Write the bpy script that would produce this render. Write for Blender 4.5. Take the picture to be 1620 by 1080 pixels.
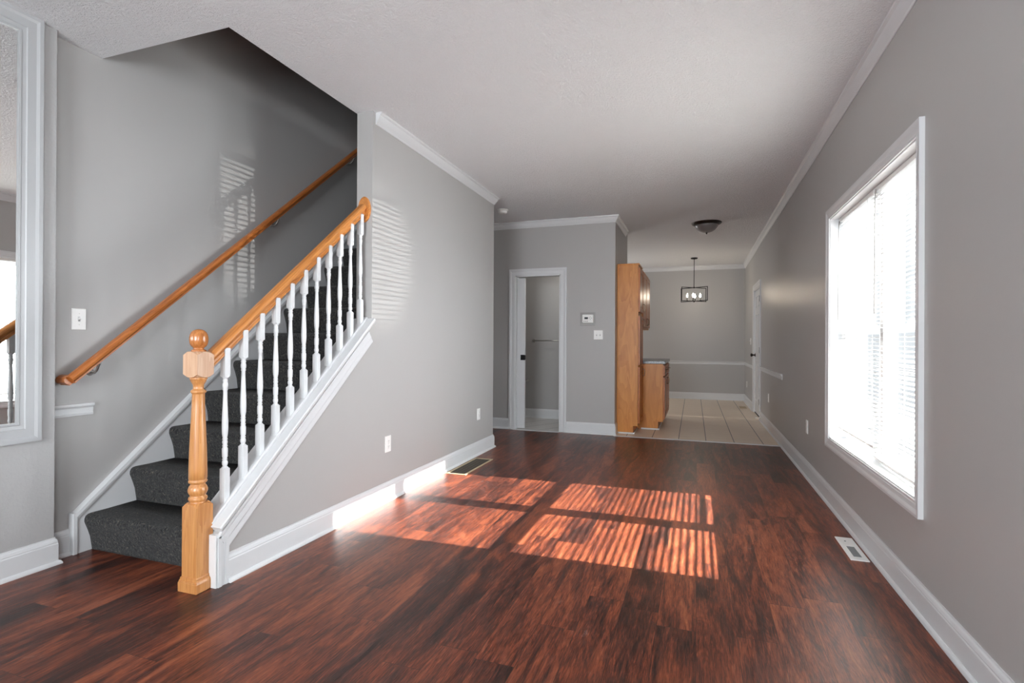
import bpy, bmesh, math, random
from mathutils import Vector, Matrix
random.seed(7)
for o in list(bpy.data.objects): bpy.data.objects.remove(o)
SC = bpy.context.scene
COL = SC.collection
R = math.radians

# ------------------------------------------------------------------ camera
CAM_H = 1.15
cam_d = bpy.data.cameras.new('camera'); cam = bpy.data.objects.new('camera', cam_d); COL.objects.link(cam)
cam_d.sensor_width = 36.0; cam_d.lens = 840.0/1620.0*36.0; cam_d.clip_start = .05; cam_d.clip_end = 200
cam.location = (0, 0, CAM_H)
yaw, pitch, roll = R(19.23), R(.094), R(.30)
cam.matrix_world = (Matrix.Translation((0, 0, CAM_H)) @ Matrix.Rotation(yaw, 4, 'Z') @
                    Matrix.Rotation(math.pi/2 + pitch, 4, 'X') @ Matrix.Rotation(roll, 4, 'Z'))
SC.camera = cam

# ------------------------------------------------------------------ light
SC.view_settings.view_transform = 'Standard'; SC.view_settings.look = 'None'
SC.view_settings.gamma = 1; SC.view_settings.use_curve_mapping = False
SC.view_settings.exposure = 0.15
W = bpy.data.worlds.new('sky'); SC.world = W; W.use_nodes = True
bg = W.node_tree.nodes['Background']; bg.inputs[0].default_value = (.90, .95, 1, 1)
# hazy sky: a broad bright glow around the sun's side (+x), fading to plain pale haze away from it
_t = W.node_tree; _g = _t.nodes.new('ShaderNodeTexCoord'); _s = _t.nodes.new('ShaderNodeVectorMath'); _s.operation = 'DOT_PRODUCT'; _r = _t.nodes.new('ShaderNodeMapRange')
_r.interpolation_type = 'SMOOTHSTEP'; _s.inputs[1].default_value = (.93, .02, .37)
_t.links.new(_g.outputs['Generated'], _s.inputs[0]); _t.links.new(_s.outputs['Value'], _r.inputs['Value']); _t.links.new(_r.outputs[0], bg.inputs[1])
_r.inputs['From Min'].default_value = .38; _r.inputs['From Max'].default_value = .95; _r.inputs['To Min'].default_value = 1.1; _r.inputs['To Max'].default_value = 23.0
cy = SC.cycles
cy.use_denoising = True; cy.caustics_reflective = False; cy.caustics_refractive = False
cy.max_bounces = 10; cy.diffuse_bounces = 6; cy.glossy_bounces = 4; cy.transmission_bounces = 6; cy.transparent_max_bounces = 16
cy.sample_clamp_indirect = 8

def lamp(name, kind, loc, direction, power, color=(1, 1, 1), **kw):
    d = bpy.data.lights.new(name, kind); d.energy = power; d.color = color
    for k, v in kw.items(): setattr(d, k, v)
    o = bpy.data.objects.new(name, d); COL.objects.link(o); o.location = loc
    if direction is not None: o.rotation_euler = Vector(direction).to_track_quat('-Z', 'Y').to_euler()
    return o
SUN = (-1, -.025, -.602)
lamp('sun', 'SUN', (6, 4, 5), SUN, 64, (1, .97, .93), angle=R(.53))
# a patch of sunlight thrown back up through the lower sash by glass across the yard
lamp('glass_glint', 'SPOT', (8.8, 2.71, -1.08), (-7.8, .33, 2.0), 2600, (1, .98, .95), spot_size=R(6.2), spot_blend=.7, shadow_soft_size=.008)
p1 = lamp('window_portal', 'AREA', (1.12, 3.56, 1.26), (-1, 0, 0), 1, shape='RECTANGLE', size=1.62, size_y=1.6); p1.data.cycles.is_portal = True
p2 = lamp('front_window_portal', 'AREA', (-1.2, -2.80, 1.5), (0, 1, 0), 1, shape='RECTANGLE', size=1.8, size_y=1.7); p2.data.cycles.is_portal = True
# added fill standing in for front-window daylight, behind the camera
lamp('front_fill', 'AREA', (-1.2, -2.6, 1.5), (0, 1, 0), 200, (.89, .95, 1), shape='RECTANGLE', size=1.75, size_y=1.6)
# added side fill before the solid right wall, out of view behind the camera
lamp('side_fill', 'AREA', (.80, -1.1, 1.35), (-1, .3, 0), 62, (.90, .96, 1), shape='RECTANGLE', size=1.3, size_y=1.5)
# added fill round the corner in the windowless kitchen, and the lamp over the bathroom basin
lamp('kitchen_fill', 'AREA', (-3.1, 10.2, 1.6), (1, 0, 0), 30, (.97, .98, 1), shape='RECTANGLE', size=.9, size_y=1.0)
lamp('bathroom_light', 'POINT', (-1.45, 7.3, 2.1), None, 10, (1, .97, .92), shadow_soft_size=.08)

# ------------------------------------------------------------------ materials
def srgb(r, g, b):
    f = lambda c: (c/255/12.92) if c/255 <= .04045 else ((c/255+.055)/1.055)**2.4
    return (f(r), f(g), f(b), 1)
def newmat(name, base=(.5, .5, .5, 1), rough=.5, metal=0, spec=.5):
    m = bpy.data.materials.new(name); m.use_nodes = True
    n = m.node_tree.nodes; b = n['Principled BSDF']
    b.inputs['Base Color'].default_value = base if len(base) == 4 else (*base, 1)
    b.inputs['Roughness'].default_value = rough; b.inputs['Metallic'].default_value = metal
    b.inputs['Specular IOR Level'].default_value = spec
    return m, m.node_tree, b
class NT:
    def __init__(s, t): s.t = t
    def n(s, kind, **kw):
        x = s.t.nodes.new(kind)
        for k, v in kw.items():
            if k in x.inputs.keys(): x.inputs[k].default_value = v
            else: setattr(x, k, v)
        return x
    def l(s, a, b): s.t.links.new(a, b)
    def coords(s, scale=(1, 1, 1), rot=(0, 0, 0)):
        g = s.n('ShaderNodeNewGeometry'); mp = s.n('ShaderNodeMapping')
        mp.inputs['Scale'].default_value = scale; mp.inputs['Rotation'].default_value = rot
        s.l(g.outputs['Position'], mp.inputs['Vector']); return mp.outputs[0]
    def ramp(s, fac, stops):
        r = s.n('ShaderNodeValToRGB'); e = r.color_ramp.elements
        while len(e) < len(stops): e.new(.5)
        for i, (p, c) in enumerate(stops): e[i].position = p; e[i].color = c if len(c) == 4 else (*c, 1)
        s.l(fac, r.inputs[0]); return r.outputs[0]
    def math(s, op, a, b=0, c=0):
        m = s.n('ShaderNodeMath', operation=op)
        for i, v in enumerate((a, b, c)):
            if isinstance(v, (int, float)): m.inputs[i].default_value = v
            else: s.l(v, m.inputs[i])
        return m.outputs[0]
    def mix(s, fac, a, b, mode='MIX'):
        m = s.n('ShaderNodeMix', data_type='RGBA', blend_type=mode)
        for i, v in ((0, fac), (6, a), (7, b)):
            if isinstance(v, (int, float)): m.inputs[i].default_value = v
            elif isinstance(v, tuple): m.inputs[i].default_value = v if len(v) == 4 else (*v, 1)
            else: s.l(v, m.inputs[i])
        return m.outputs[2]
    def bump(s, h, strength, dist, bsdf):
        b = s.n('ShaderNodeBump'); b.inputs['Strength'].default_value = strength; b.inputs['Distance'].default_value = dist
        s.l(h, b.inputs['Height']); s.l(b.outputs[0], bsdf.inputs['Normal'])

def paint(name, col, rough=.5, nscale=60, strength=.15, dist=.001, spec=.5):
    m, t, b = newmat(name, col, rough, spec=spec); N = NT(t)
    no = N.n('ShaderNodeTexNoise', Scale=nscale, Detail=3.0); N.l(N.coords(), no.inputs['Vector'])
    N.bump(no.outputs[0], strength, dist, b); return m
M = {}
M['wall'] = paint('wall_paint', srgb(170, 168, 166), .38, 90, .12, .001, .35)
M['wall_rough'] = paint('textured_wall_paint', srgb(170, 169, 168), .5, 70, .5, .004, .35)
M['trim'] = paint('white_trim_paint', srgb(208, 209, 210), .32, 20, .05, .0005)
M['dimmed_trim'] = paint('dimmed_trim_paint', srgb(168, 169, 170), .35, 20, .05, .0005)  # same paint as the white trim, toned down to imitate dimmer light
M['vinyl'] = newmat('white_vinyl', srgb(235, 235, 235), .35)[0]
M['plastic'] = newmat('white_plastic', srgb(232, 231, 228), .3)[0]
M['dark'] = newmat('dark_gap', (.01, .01, .01, 1), .8)[0]
M['black'] = newmat('black_metal', (.012, .011, .011, 1), .4, .6)[0]
M['bronze'] = newmat('dark_bronze', (.03, .022, .018, 1), .35, .8)[0]
M['nickel'] = newmat('satin_nickel', (.6, .58, .55, 1), .28, 1)[0]
M['pull'] = newmat('antique_pull', (.30, .22, .15, 1), .3, 1)[0]
M['brass'] = newmat('tan_enamel', srgb(180, 160, 128), .4, .1)[0]
M['olive'] = newmat('dull_tan_enamel', srgb(74, 66, 54), .6)[0]
M['greyplate'] = newmat('clear_grey_plate', srgb(150, 148, 145), .2)[0]
M['lcd'] = newmat('lcd_screen', (.02, .025, .03, 1), .15)[0]
M['grille'] = newmat('grey_grille', srgb(128, 128, 128), .5)[0]
m, t, b = newmat('mirror_silver', (.93, .94, .93, 1), .0, 1); M['mirror'] = m

# stippled ceiling
m, t, b = newmat('stippled_ceiling', srgb(240, 240, 241), .9, spec=.1); N = NT(t)
v = N.coords(); a_ = N.n('ShaderNodeTexNoise', Scale=75.0, Detail=4.0, Roughness=.65); N.l(v, a_.inputs['Vector'])
h = N.ramp(a_.outputs[0], [(.38, (0, 0, 0)), (.62, (1, 1, 1))])
N.bump(h, .85, .0075, b); M['ceiling'] = m

# red-brown planks running down the room
m, t, b = newmat('cherry_planks', (.1, .04, .03, 1), .3); N = NT(t)
pos = N.coords()
sep = N.n('ShaderNodeSeparateXYZ'); N.l(pos, sep.inputs[0])
PW = .152
row = N.math('FLOOR', N.math('DIVIDE', sep.outputs[0], PW))
wn = N.n('ShaderNodeTexWhiteNoise', noise_dimensions='1D'); N.l(row, wn.inputs['W'])
yy = N.math('ADD', sep.outputs[1], N.math('MULTIPLY', wn.outputs[0], 1.2))
colm = N.math('FLOOR', N.math('DIVIDE', yy, 1.22))
cid = N.n('ShaderNodeCombineXYZ'); N.l(row, cid.inputs[0]); N.l(colm, cid.inputs[1])
wn2 = N.n('ShaderNodeTexWhiteNoise', noise_dimensions='2D'); N.l(cid.outputs[0], wn2.inputs['Vector'])
off = N.n('ShaderNodeVectorMath', operation='SCALE'); N.l(wn2.outputs['Color'], off.inputs[0]); off.inputs['Scale'].default_value = 13
addv = N.n('ShaderNodeVectorMath', operation='ADD'); N.l(pos, addv.inputs[0]); N.l(off.outputs[0], addv.inputs[1])
def mapped(src, sc):
    mp = N.n('ShaderNodeMapping'); mp.inputs['Scale'].default_value = sc; N.l(src, mp.inputs[0]); return mp.outputs[0]
big = N.n('ShaderNodeTexNoise', Scale=1.0, Detail=5.0, Roughness=.6, Distortion=1.2); N.l(mapped(addv.outputs[0], (12, 1.7, 1)), big.inputs['Vector'])
mid = N.n('ShaderNodeTexNoise', Scale=1.0, Detail=6.0, Roughness=.7, Distortion=1.8); N.l(mapped(addv.outputs[0], (85, 7, 1)), mid.inputs['Vector'])
fine = N.n('ShaderNodeTexNoise', Scale=1.0, Detail=4.0, Roughness=.7, Distortion=.6); N.l(mapped(addv.outputs[0], (190, 12, 1)), fine.inputs['Vector'])
s_ = N.math('ADD', N.math('MULTIPLY', big.outputs[0], .38), N.math('ADD', N.math('MULTIPLY', mid.outputs[0], .38), N.math('MULTIPLY', fine.outputs[0], .24)))
s_ = N.math('ADD', s_, N.math('MULTIPLY', N.math('SUBTRACT', wn2.outputs[0], .5), .08))
c = N.ramp(s_, [(.39, srgb(30, 17, 14)), (.45, srgb(60, 32, 25)), (.50, srgb(92, 45, 31)), (.56, srgb(128, 66, 42)), (.65, srgb(160, 94, 64))])
vn = N.n('ShaderNodeTexNoise', Scale=1.0, Detail=2.0, Distortion=.8); N.l(mapped(addv.outputs[0], (7, .9, 1)), vn.inputs['Vector'])
vein = N.math('ABSOLUTE', N.math('SUBTRACT', N.math('FRACT', N.math('MULTIPLY', vn.outputs[0], 22)), .5))
vein = N.math('MULTIPLY', N.math('SUBTRACT', .5, vein), N.ramp(mid.outputs[0], [(.42, (0, 0, 0)), (.6, (1, 1, 1))]))
c = N.mix(N.math('MULTIPLY', vein, .75), c, srgb(34, 19, 16))
# seams
fx = N.math('ABSOLUTE', N.math('SUBTRACT', N.math('FRACT', N.math('DIVIDE', sep.outputs[0], PW)), .5))
fy = N.math('ABSOLUTE', N.math('SUBTRACT', N.math('FRACT', N.math('DIVIDE', yy, 1.22)), .5))
seam = N.math('MAXIMUM', N.math('GREATER_THAN', fx, .4925), N.math('GREATER_THAN', fy, .4988))
c = N.mix(N.math('MULTIPLY', seam, .65), c, srgb(38, 20, 17))
# pale scuffs
sc1 = N.n('ShaderNodeTexNoise', Scale=1.6, Detail=8.0, Roughness=.8, Distortion=2.0); N.l(pos, sc1.inputs['Vector'])
sc2 = N.n('ShaderNodeTexNoise', Scale=38.0, Detail=4.0, Roughness=.7); N.l(mapped(pos, (1, .35, 1)), sc2.inputs['Vector'])
scuff = N.math('MULTIPLY', N.ramp(sc1.outputs[0], [(.60, (0, 0, 0)), (.72, (1, 1, 1))]), N.ramp(sc2.outputs[0], [(.50, (0, 0, 0)), (.66, (1, 1, 1))]))
c = N.mix(N.math('MULTIPLY', scuff, .45), c, srgb(170, 150, 145))
N.l(c, b.inputs['Base Color'])
rr = N.math('ADD', .24, N.math('MULTIPLY', mid.outputs[0], .22)); N.l(rr, b.inputs['Roughness'])
hh = N.math('SUBTRACT', N.math('ADD', N.math('MULTIPLY', fine.outputs[0], .5), N.math('MULTIPLY', mid.outputs[0], .8)), N.math('MULTIPLY', N.math('MAXIMUM', seam, vein), .8))
N.bump(hh, .35, .0022, b); b.inputs['Specular IOR Level'].default_value = .38
M['floor'] = m

def tile_mat(name, ca, cb, grout, ox, strong=1.0, rot=R(-.35)):
    m, t, b = newmat(name, ca, .35); N = NT(t)
    v = N.coords(rot=(0, 0, rot)); sp = N.n('ShaderNodeSeparateXYZ'); N.l(v, sp.inputs[0])
    T = .309
    gx = N.math('ABSOLUTE', N.math('SUBTRACT', N.math('FRACT', N.math('DIVIDE', N.math('SUBTRACT', sp.outputs[0], ox), T)), .5))
    gy = N.math('ABSOLUTE', N.math('SUBTRACT', N.math('FRACT', N.math('DIVIDE', sp.outputs[1], .33)), .5))
    lx = N.math('GREATER_THAN', gx, .4865); ly = N.math('GREATER_THAN', gy, .489)
    no = N.n('ShaderNodeTexNoise', Scale=1.0, Detail=5.0, Roughness=.65)
    mp = N.n('ShaderNodeMapping'); mp.inputs['Scale'].default_value = (5, 45, 1); N.l(v, mp.inputs[0]); N.l(mp.outputs[0], no.inputs['Vector'])
    c = N.mix(no.outputs[0], ca, cb)
    c = N.mix(N.math('MULTIPLY', ly, .22*strong), c, grout)
    c = N.mix(lx, c, grout)
    N.l(c, b.inputs['Base Color']); return m
M['tile'] = tile_mat('beige_tile', srgb(206, 186, 164), srgb(232, 216, 196), srgb(36, 33, 31), -.011+.1545)
M['bath_tile'] = tile_mat('pale_bathroom_tile', srgb(200, 198, 195), srgb(222, 220, 217), srgb(60, 58, 56), -1.82, 1.0, R(32))

def wood(name, light, dark, rough=.3, sc=(40, 40, 2.2), rot=(0, 0, 0), bumpy=.05):
    m, t, b = newmat(name, light, rough); N = NT(t)
    v = N.coords()
    mp0 = N.n('ShaderNodeMapping'); mp0.inputs['Rotation'].default_value = rot; N.l(v, mp0.inputs[0])
    mp = N.n('ShaderNodeMapping'); mp.inputs['Scale'].default_value = sc; N.l(mp0.outputs[0], mp.inputs[0])
    no = N.n('ShaderNodeTexNoise', Scale=1.0, Detail=5.0, Roughness=.6, Distortion=1.0); N.l(mp.outputs[0], no.inputs['Vector'])
    mp2 = N.n('ShaderNodeMapping'); mp2.inputs['Scale'].default_value = tuple(s*.22 for s in sc); N.l(mp0.outputs[0], mp2.inputs[0])
    n2 = N.n('ShaderNodeTexNoise', Scale=1.0, Detail=3.0, Distortion=2.5); N.l(mp2.outputs[0], n2.inputs['Vector'])
    wv = N.math('FRACT', N.math('MULTIPLY', n2.outputs[0], 7))
    f = N.math('ADD', N.math('MULTIPLY', no.outputs[0], .7), N.math('MULTIPLY', wv, .22))
    c = N.ramp(f, [(.25, dark), (.62, light)])
    N.l(c, b.inputs['Base Color']); b.inputs['Coat Weight'].default_value = .25; b.inputs['Coat Roughness'].default_value = .2
    return m
M['newel'] = wood('honey_maple', srgb(200, 143, 86), srgb(172, 110, 58), .33)
M['newel_top'] = wood('pale_bare_maple', srgb(200, 163, 132), srgb(178, 134, 100), .45)
M['ball'] = wood('amber_maple', srgb(190, 122, 66), srgb(150, 88, 42), .22)
M['rail'] = wood('orange_stained_rail', srgb(204, 136, 70), srgb(164, 98, 44), .3, (60, 2.5, 60), (R(-39.6), 0, 0))
M['wallrail'] = wood('brown_stained_rail', srgb(186, 112, 56), srgb(140, 76, 32), .28, (60, 2.5, 60), (R(-39.6), 0, 0))
M['cab'] = wood('maple_cabinet', srgb(208, 140, 66), srgb(184, 112, 46), .38, (14, 14, 2.4))
M['cabdoor'] = wood('maple_cabinet_door', srgb(196, 118, 56), srgb(160, 86, 38), .34, (22, 22, 2.4))
for k_ in ('cab', 'cabdoor'):
    q_ = M[k_].node_tree.nodes['Principled BSDF']; q_.inputs['Coat Weight'].default_value = 0; q_.inputs['Specular IOR Level'].default_value = .35

m, t, b = newmat('charcoal_carpet', (.03, .03, .03, 1), .95, spec=.1); N = NT(t); v = N.coords()
a_ = N.n('ShaderNodeTexNoise', Scale=120.0, Detail=3.0, Roughness=.8); N.l(v, a_.inputs['Vector'])
b2 = N.n('ShaderNodeTexNoise', Scale=60.0, Detail=4.0, Roughness=.8, Distortion=1.0); N.l(v, b2.inputs['Vector'])
c = N.ramp(N.math('ADD', N.math('MULTIPLY', a_.outputs[0], .6), N.math('MULTIPLY', b2.outputs[0], .4)),
           [(.41, srgb(5, 5, 6)), (.5, srgb(22, 22, 23)), (.56, srgb(42, 40, 37)), (.64, srgb(112, 104, 90))])
N.l(c, b.inputs['Base Color']); N.bump(b2.outputs[0], 1.0, .012, b)
b.inputs['Sheen Weight'].default_value = .15
M['carpet'] = m

m, t, b = newmat('dark_laminate', (.08, .08, .08, 1), .22); N = NT(t)
a_ = N.n('ShaderNodeTexVoronoi', Scale=90.0); N.l(N.coords(), a_.inputs['Vector'])
N.l(N.ramp(a_.outputs['Color'], [(.2, srgb(38, 42, 46)), (.6, srgb(86, 90, 94)), (.9, srgb(128, 130, 132))]), b.inputs['Base Color'])
M['counter'] = m

def glass(name, tint=(1, 1, 1, 1)):
    m = bpy.data.materials.new(name); m.use_nodes = True; N = NT(m.node_tree)
    m.node_tree.nodes.clear()
    o = N.n('ShaderNodeOutputMaterial'); tr = N.n('ShaderNodeBsdfTransparent'); tr.inputs[0].default_value = tint
    gl = N.n('ShaderNodeBsdfGlossy'); gl.inputs['Roughness'].default_value = .02
    mx = N.n('ShaderNodeMixShader'); lw = N.n('ShaderNodeLayerWeight'); lw.inputs['Blend'].default_value = .5
    N.l(N.math('ADD', N.math('MULTIPLY', N.math('POWER', lw.outputs['Facing'], 5), .9), .03), mx.inputs[0]); N.l(tr.outputs[0], mx.inputs[1]); N.l(gl.outputs[0], mx.inputs[2]); N.l(mx.outputs[0], o.inputs[0]); return m
M['glass'] = glass('window_glass', (.97, .98, .98, 1))
m, t, b = newmat('blind_slat', srgb(238, 238, 236), .45)
N = NT(t); tl = N.n('ShaderNodeBsdfTranslucent'); tl.inputs[0].default_value = (.85, .85, .84, 1)
mx = N.n('ShaderNodeMixShader'); mx.inputs[0].default_value = .12
N.l(b.outputs[0], mx.inputs[1]); N.l(tl.outputs[0], mx.inputs[2]); N.l(mx.outputs[0], t.nodes['Material Output'].inputs[0])
M['slat'] = m
m, t, b = newmat('smoky_bowl_glass', srgb(112, 106, 104), .35); b.inputs['Coat Weight'].default_value = .4
N = NT(t); vo = N.n('ShaderNodeTexVoronoi', Scale=60.0); N.l(N.coords(), vo.inputs['Vector']); N.bump(vo.outputs['Distance'], .3, .003, b)
M['bowl'] = m
m = bpy.data.materials.new('warm_bulb_glow'); m.use_nodes = True; m.node_tree.nodes.clear(); N = NT(m.node_tree)
o = N.n('ShaderNodeOutputMaterial'); e = N.n('ShaderNodeEmission'); e.inputs[0].default_value = (1, .86, .68, 1); e.inputs[1].default_value = 150
N.l(e.outputs[0], o.inputs[0]); M['bulb'] = m

# ------------------------------------------------------------------ mesh tools (world coordinates)
class MB:
    def __init__(s): s.v = []; s.f = []; s.sm = []
    def add(s, vs, fs, smooth=False):
        k = len(s.v); s.v += [tuple(p) for p in vs]
        s.f += [tuple(i+k for i in f) for f in fs]; s.sm += [smooth]*len(fs); return s
    def box(s, x0, x1, y0, y1, z0, z1, bev=0):
        if bev <= 0:
            vs = [(x, y, z) for x in (x0, x1) for y in (y0, y1) for z in (z0, z1)]
            fs = [(0, 1, 3, 2), (4, 6, 7, 5), (0, 4, 5, 1), (2, 3, 7, 6), (0, 2, 6, 4), (1, 5, 7, 3)]
            return s.add(vs, fs)
        bm = bmesh.new(); bmesh.ops.create_cube(bm, size=1)
        for v in bm.verts: v.co = ((x0+x1)/2+v.co.x*(x1-x0), (y0+y1)/2+v.co.y*(y1-y0), (z0+z1)/2+v.co.z*(z1-z0))
        bmesh.ops.bevel(bm, geom=bm.edges[:], offset=bev, segments=2, affect='EDGES', profile=.5)
        bm.verts.index_update(); s.add([v.co[:] for v in bm.verts], [[v.index for v in f.verts] for f in bm.faces]); bm.free(); return s
    def sweep(s, prof, a, b, U, V, ma=0, mb=0, smooth=False):
        """profile [(u, v)] carried from a to b; U is the 'out' direction, ma/mb shift the ends along the run by u (mitres)."""
        a, b, U, V = Vector(a), Vector(b), Vector(U), Vector(V); d = (b-a).normalized(); n = len(prof)
        vs = [a+U*u+V*w+d*(u*ma) for u, w in prof]+[b+U*u+V*w+d*(u*mb) for u, w in prof]
        fs = [(i, (i+1) % n, (i+1) % n+n, i+n) for i in range(n)]+[tuple(range(n))[::-1], tuple(range(n, 2*n))]
        return s.add(vs, fs, smooth)
    def prism(s, poly, axis, lo, hi):
        """polygon in the two axes other than `axis`, extruded from lo to hi"""
        def P(a, b, c): return {'x': (c, a, b), 'y': (a, c, b), 'z': (a, b, c)}[axis]
        n = len(poly); vs = [P(a, b, lo) for a, b in poly]+[P(a, b, hi) for a, b in poly]
        fs = [(i, (i+1) % n, (i+1) % n+n, i+n) for i in range(n)]+[tuple(range(n))[::-1], tuple(range(n, 2*n))]
        return s.add(vs, fs)
    def lathe(s, prof, c, axis=(0, 0, 1), seg=20):
        """prof [(r, h)] from c along axis"""
        c, A = Vector(c), Vector(axis).normalized(); X = A.orthogonal().normalized(); Y = A.cross(X); vs = []; fs = []
        for r, h in prof:
            for k in range(seg):
                t = 2*math.pi*k/seg; vs.append(c+A*h+(X*math.cos(t)+Y*math.sin(t))*max(r, 1e-5))
        for i in range(len(prof)-1):
            for k in range(seg): fs.append((i*seg+k, i*seg+(k+1) % seg, (i+1)*seg+(k+1) % seg, (i+1)*seg+k))
        k0 = len(prof)-1
        s.add(vs, fs, True); base = len(s.v)-len(vs)
        s.f += [tuple(base+k for k in range(seg))[::-1], tuple(base+k0*seg+k for k in range(seg))]; s.sm += [False, False]; return s
    def tube(s, pts, r, seg=10):
        pts = [Vector(p) for p in pts]; n = len(pts); rs = r if isinstance(r, (list, tuple)) else [r]*n; vs = []; fs = []
        ref = None
        for i, p in enumerate(pts):
            d = (pts[min(i+1, n-1)]-pts[max(i-1, 0)]).normalized()
            X = d.orthogonal().normalized() if ref is None else (ref-d*ref.dot(d)).normalized()
            ref = X; Y = d.cross(X)
            for k in range(seg):
                t = 2*math.pi*k/seg; vs.append(p+(X*math.cos(t)+Y*math.sin(t))*rs[i])
        for i in range(n-1):
            for k in range(seg): fs.append((i*seg+k, i*seg+(k+1) % seg, (i+1)*seg+(k+1) % seg, (i+1)*seg+k))
        base = len(s.v); s.add(vs, fs, True)
        s.f += [tuple(base+k for k in range(seg))[::-1], tuple(base+(n-1)*seg+k for k in range(seg))]; s.sm += [False, False]; return s
    def build(s, name, mat, parent=None, label=None):
        o0 = Vector(parent['_org']) if parent is not None else (Vector(map(sum, zip(*s.v)))/len(s.v))
        if parent is None:
            lo = min(p[2] for p in s.v); o0 = Vector((o0.x, o0.y, lo))
        me = bpy.data.meshes.new(name); me.from_pydata([Vector(p)-o0 for p in s.v], [], s.f)
        me.polygons.foreach_set('use_smooth', s.sm)
        bm = bmesh.new(); bm.from_mesh(me); bmesh.ops.recalc_face_normals(bm, faces=bm.faces); bm.to_mesh(me); bm.free()
        me.materials.append(M[mat] if isinstance(mat, str) else mat); me.update()
        o = bpy.data.objects.new(name, me); COL.objects.link(o)
        if parent is None: o.location = o0
        else: o.parent = parent
        o['_org'] = tuple(o0)
        if label: o['label'] = label
        return o
def thing(name, label, cat, loc, group=None):
    o = bpy.data.objects.new(name, None); COL.objects.link(o); o.location = loc; o['_org'] = tuple(loc)
    o.empty_display_size = .1; o['label'] = label; o['category'] = cat
    if group: o['group'] = group
    return o
def tag(o, label, cat, group=None):
    o['label'] = label; o['category'] = cat
    if group: o['group'] = group
    return o
def struct(o, label=None):
    o['kind'] = 'structure'
    if label: o['label'] = label
    return o
def sroot(name, loc, label=None):
    o = bpy.data.objects.new(name, None); COL.objects.link(o); o.location = loc; o['_org'] = tuple(loc); return struct(o, label)

# ------------------------------------------------------------------ dimensions (metres; x right, y into the room)
XR, XL, XLB = .905, -2.115, -2.24       # right wall, left wall room face and stair face
XW, XB = -3.18, -3.11                   # stair wall, thicker wall with the mirror
HC, H2 = 2.74, 3.03                     # ceiling, floor above
YA, YD, YB = 6.68, 11.6, -2.65          # wall with the bathroom door, dining end wall, front wall
YE0, YE1 = 3.13, 5.44                   # full-height part of the left wall
XA = -.97                               # return wall beside the pantry
YT = 6.63
SL, RI, RU, Y0 = .8275, .2019, .244, 1.964   # stair slope, riser, tread, first nosing
WY0, WY1, WZ0, WZ1 = 2.75, 4.37, .47, 2.055  # window opening

# ------------------------------------------------------------------ floors, ceiling, walls
struct(MB().box(XW-.1, XR+.1, YB-.1, YT, -.12, 0).build('floor', 'floor'), 'red-brown wood plank floor of the living room')
fl = MB().box(XA-.1, XR+.1, YT, YD+.1, -.12, 0).box(XW-.1, XA-.1, 7.88, YD+.1, -.12, 0)
struct(fl.build('floor_tiled', 'tile'), 'beige tile floor of the dining nook')
struct(MB().box(XW-.1, XA-.1, YT, 7.88, -.12, 0).build('floor_bathroom', 'bath_tile'), 'pale tile floor of the bathroom')
struct(MB().box(XA+.0, XR-.018, YT-.028, YT+.012, 0, .006, .002).build('trim_1', 'trim'), 'white threshold strip between wood and tile')
struct(MB().box(-2.285, -1.67, YA-.07, YA-.03, 0, .006, .002).build('trim_2', 'trim'), 'white threshold strip at the bathroom door')

ce = MB().box(XW-.2, XR+.15, YB-.1, 2.065, HC, H2-.01).box(XLB-.01, XR+.15, 2.065, YD+.15, HC, H2-.01).box(XW-.2, XLB-.01, YE1, YD+.15, HC, H2-.01)
struct(ce.build('ceiling', 'ceiling'), 'white stippled ceiling cut away over the stairs')
struct(MB().box(XW-.2, XLB+.1, 1.9, 6.6, 5.4, 5.5).build('ceiling_upper', 'ceiling'))

# right wall with window and door openings
DY0, DY1, DZ = 8.87, 9.79, 2.04
wr = MB()
X1 = XR+.15
wr.box(XR, X1, YB-.1, WY0, 0, HC).box(XR, X1, WY0, WY1, 0, WZ0).box(XR, X1, WY0, WY1, WZ1, HC).box(XR, X1, WY1, DY0, 0, HC)
wr.box(XR, X1, DY0, DY1, DZ, HC).box(XR, X1, DY1, YD+.15, 0, HC)
struct(wr.build('wall_right', 'wall'))
struct(MB().prism([(1.9, 0), (YE1, 0), (YE1, HC), (YE0, HC), (YE0, .25+SL*(YE0-1.9)), (1.9, .25)], 'x', XLB, XL).build('wall_left', 'wall'))
struct(MB().box(XW-.12, XW, 1.80, YD+.1, 0, 5.4).build('wall_stair', 'wall'))
struct(MB().box(XW-.12, XB, YB-.1, 1.80, 0, HC).build('wall_mirror_side', 'wall_rough'))
struct(MB().box(XW, XLB, 5.385, YE1, 0, HC).build('wall_hall_side', 'wall'))
# wall facing the room with the pocket-door opening
BX0, BX1, BZ = -2.285, -1.67, 2.035
wa = MB().box(XW, BX0, YA, YA+.11, 0, HC).box(BX0, BX1, YA, YA+.11, BZ, HC).box(BX1, XA, YA, YA+.11, 0, HC).box(XA-.1, XA, YA+.11, 7.88, 0, HC)
struct(wa.build('wall_back_near', 'wall'))
struct(MB().box(XW, XA-.1, 7.80, 7.88, 0, HC).build('wall_bathroom_back', 'wall'))
struct(MB().box(XW, XR, YD, YD+.12, 0, HC).build('wall_back', 'wall'))
# front wall behind the camera with its window opening
wf = MB().box(XW, -2.1, YB-.12, YB, 0, HC).box(-.3, XR, YB-.12, YB, 0, HC).box(-2.1, -.3, YB-.12, YB, 0, .65).box(-2.1, -.3, YB-.12, YB, 2.35, HC)
struct(wf.build('wall_front', 'wall'))
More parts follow.
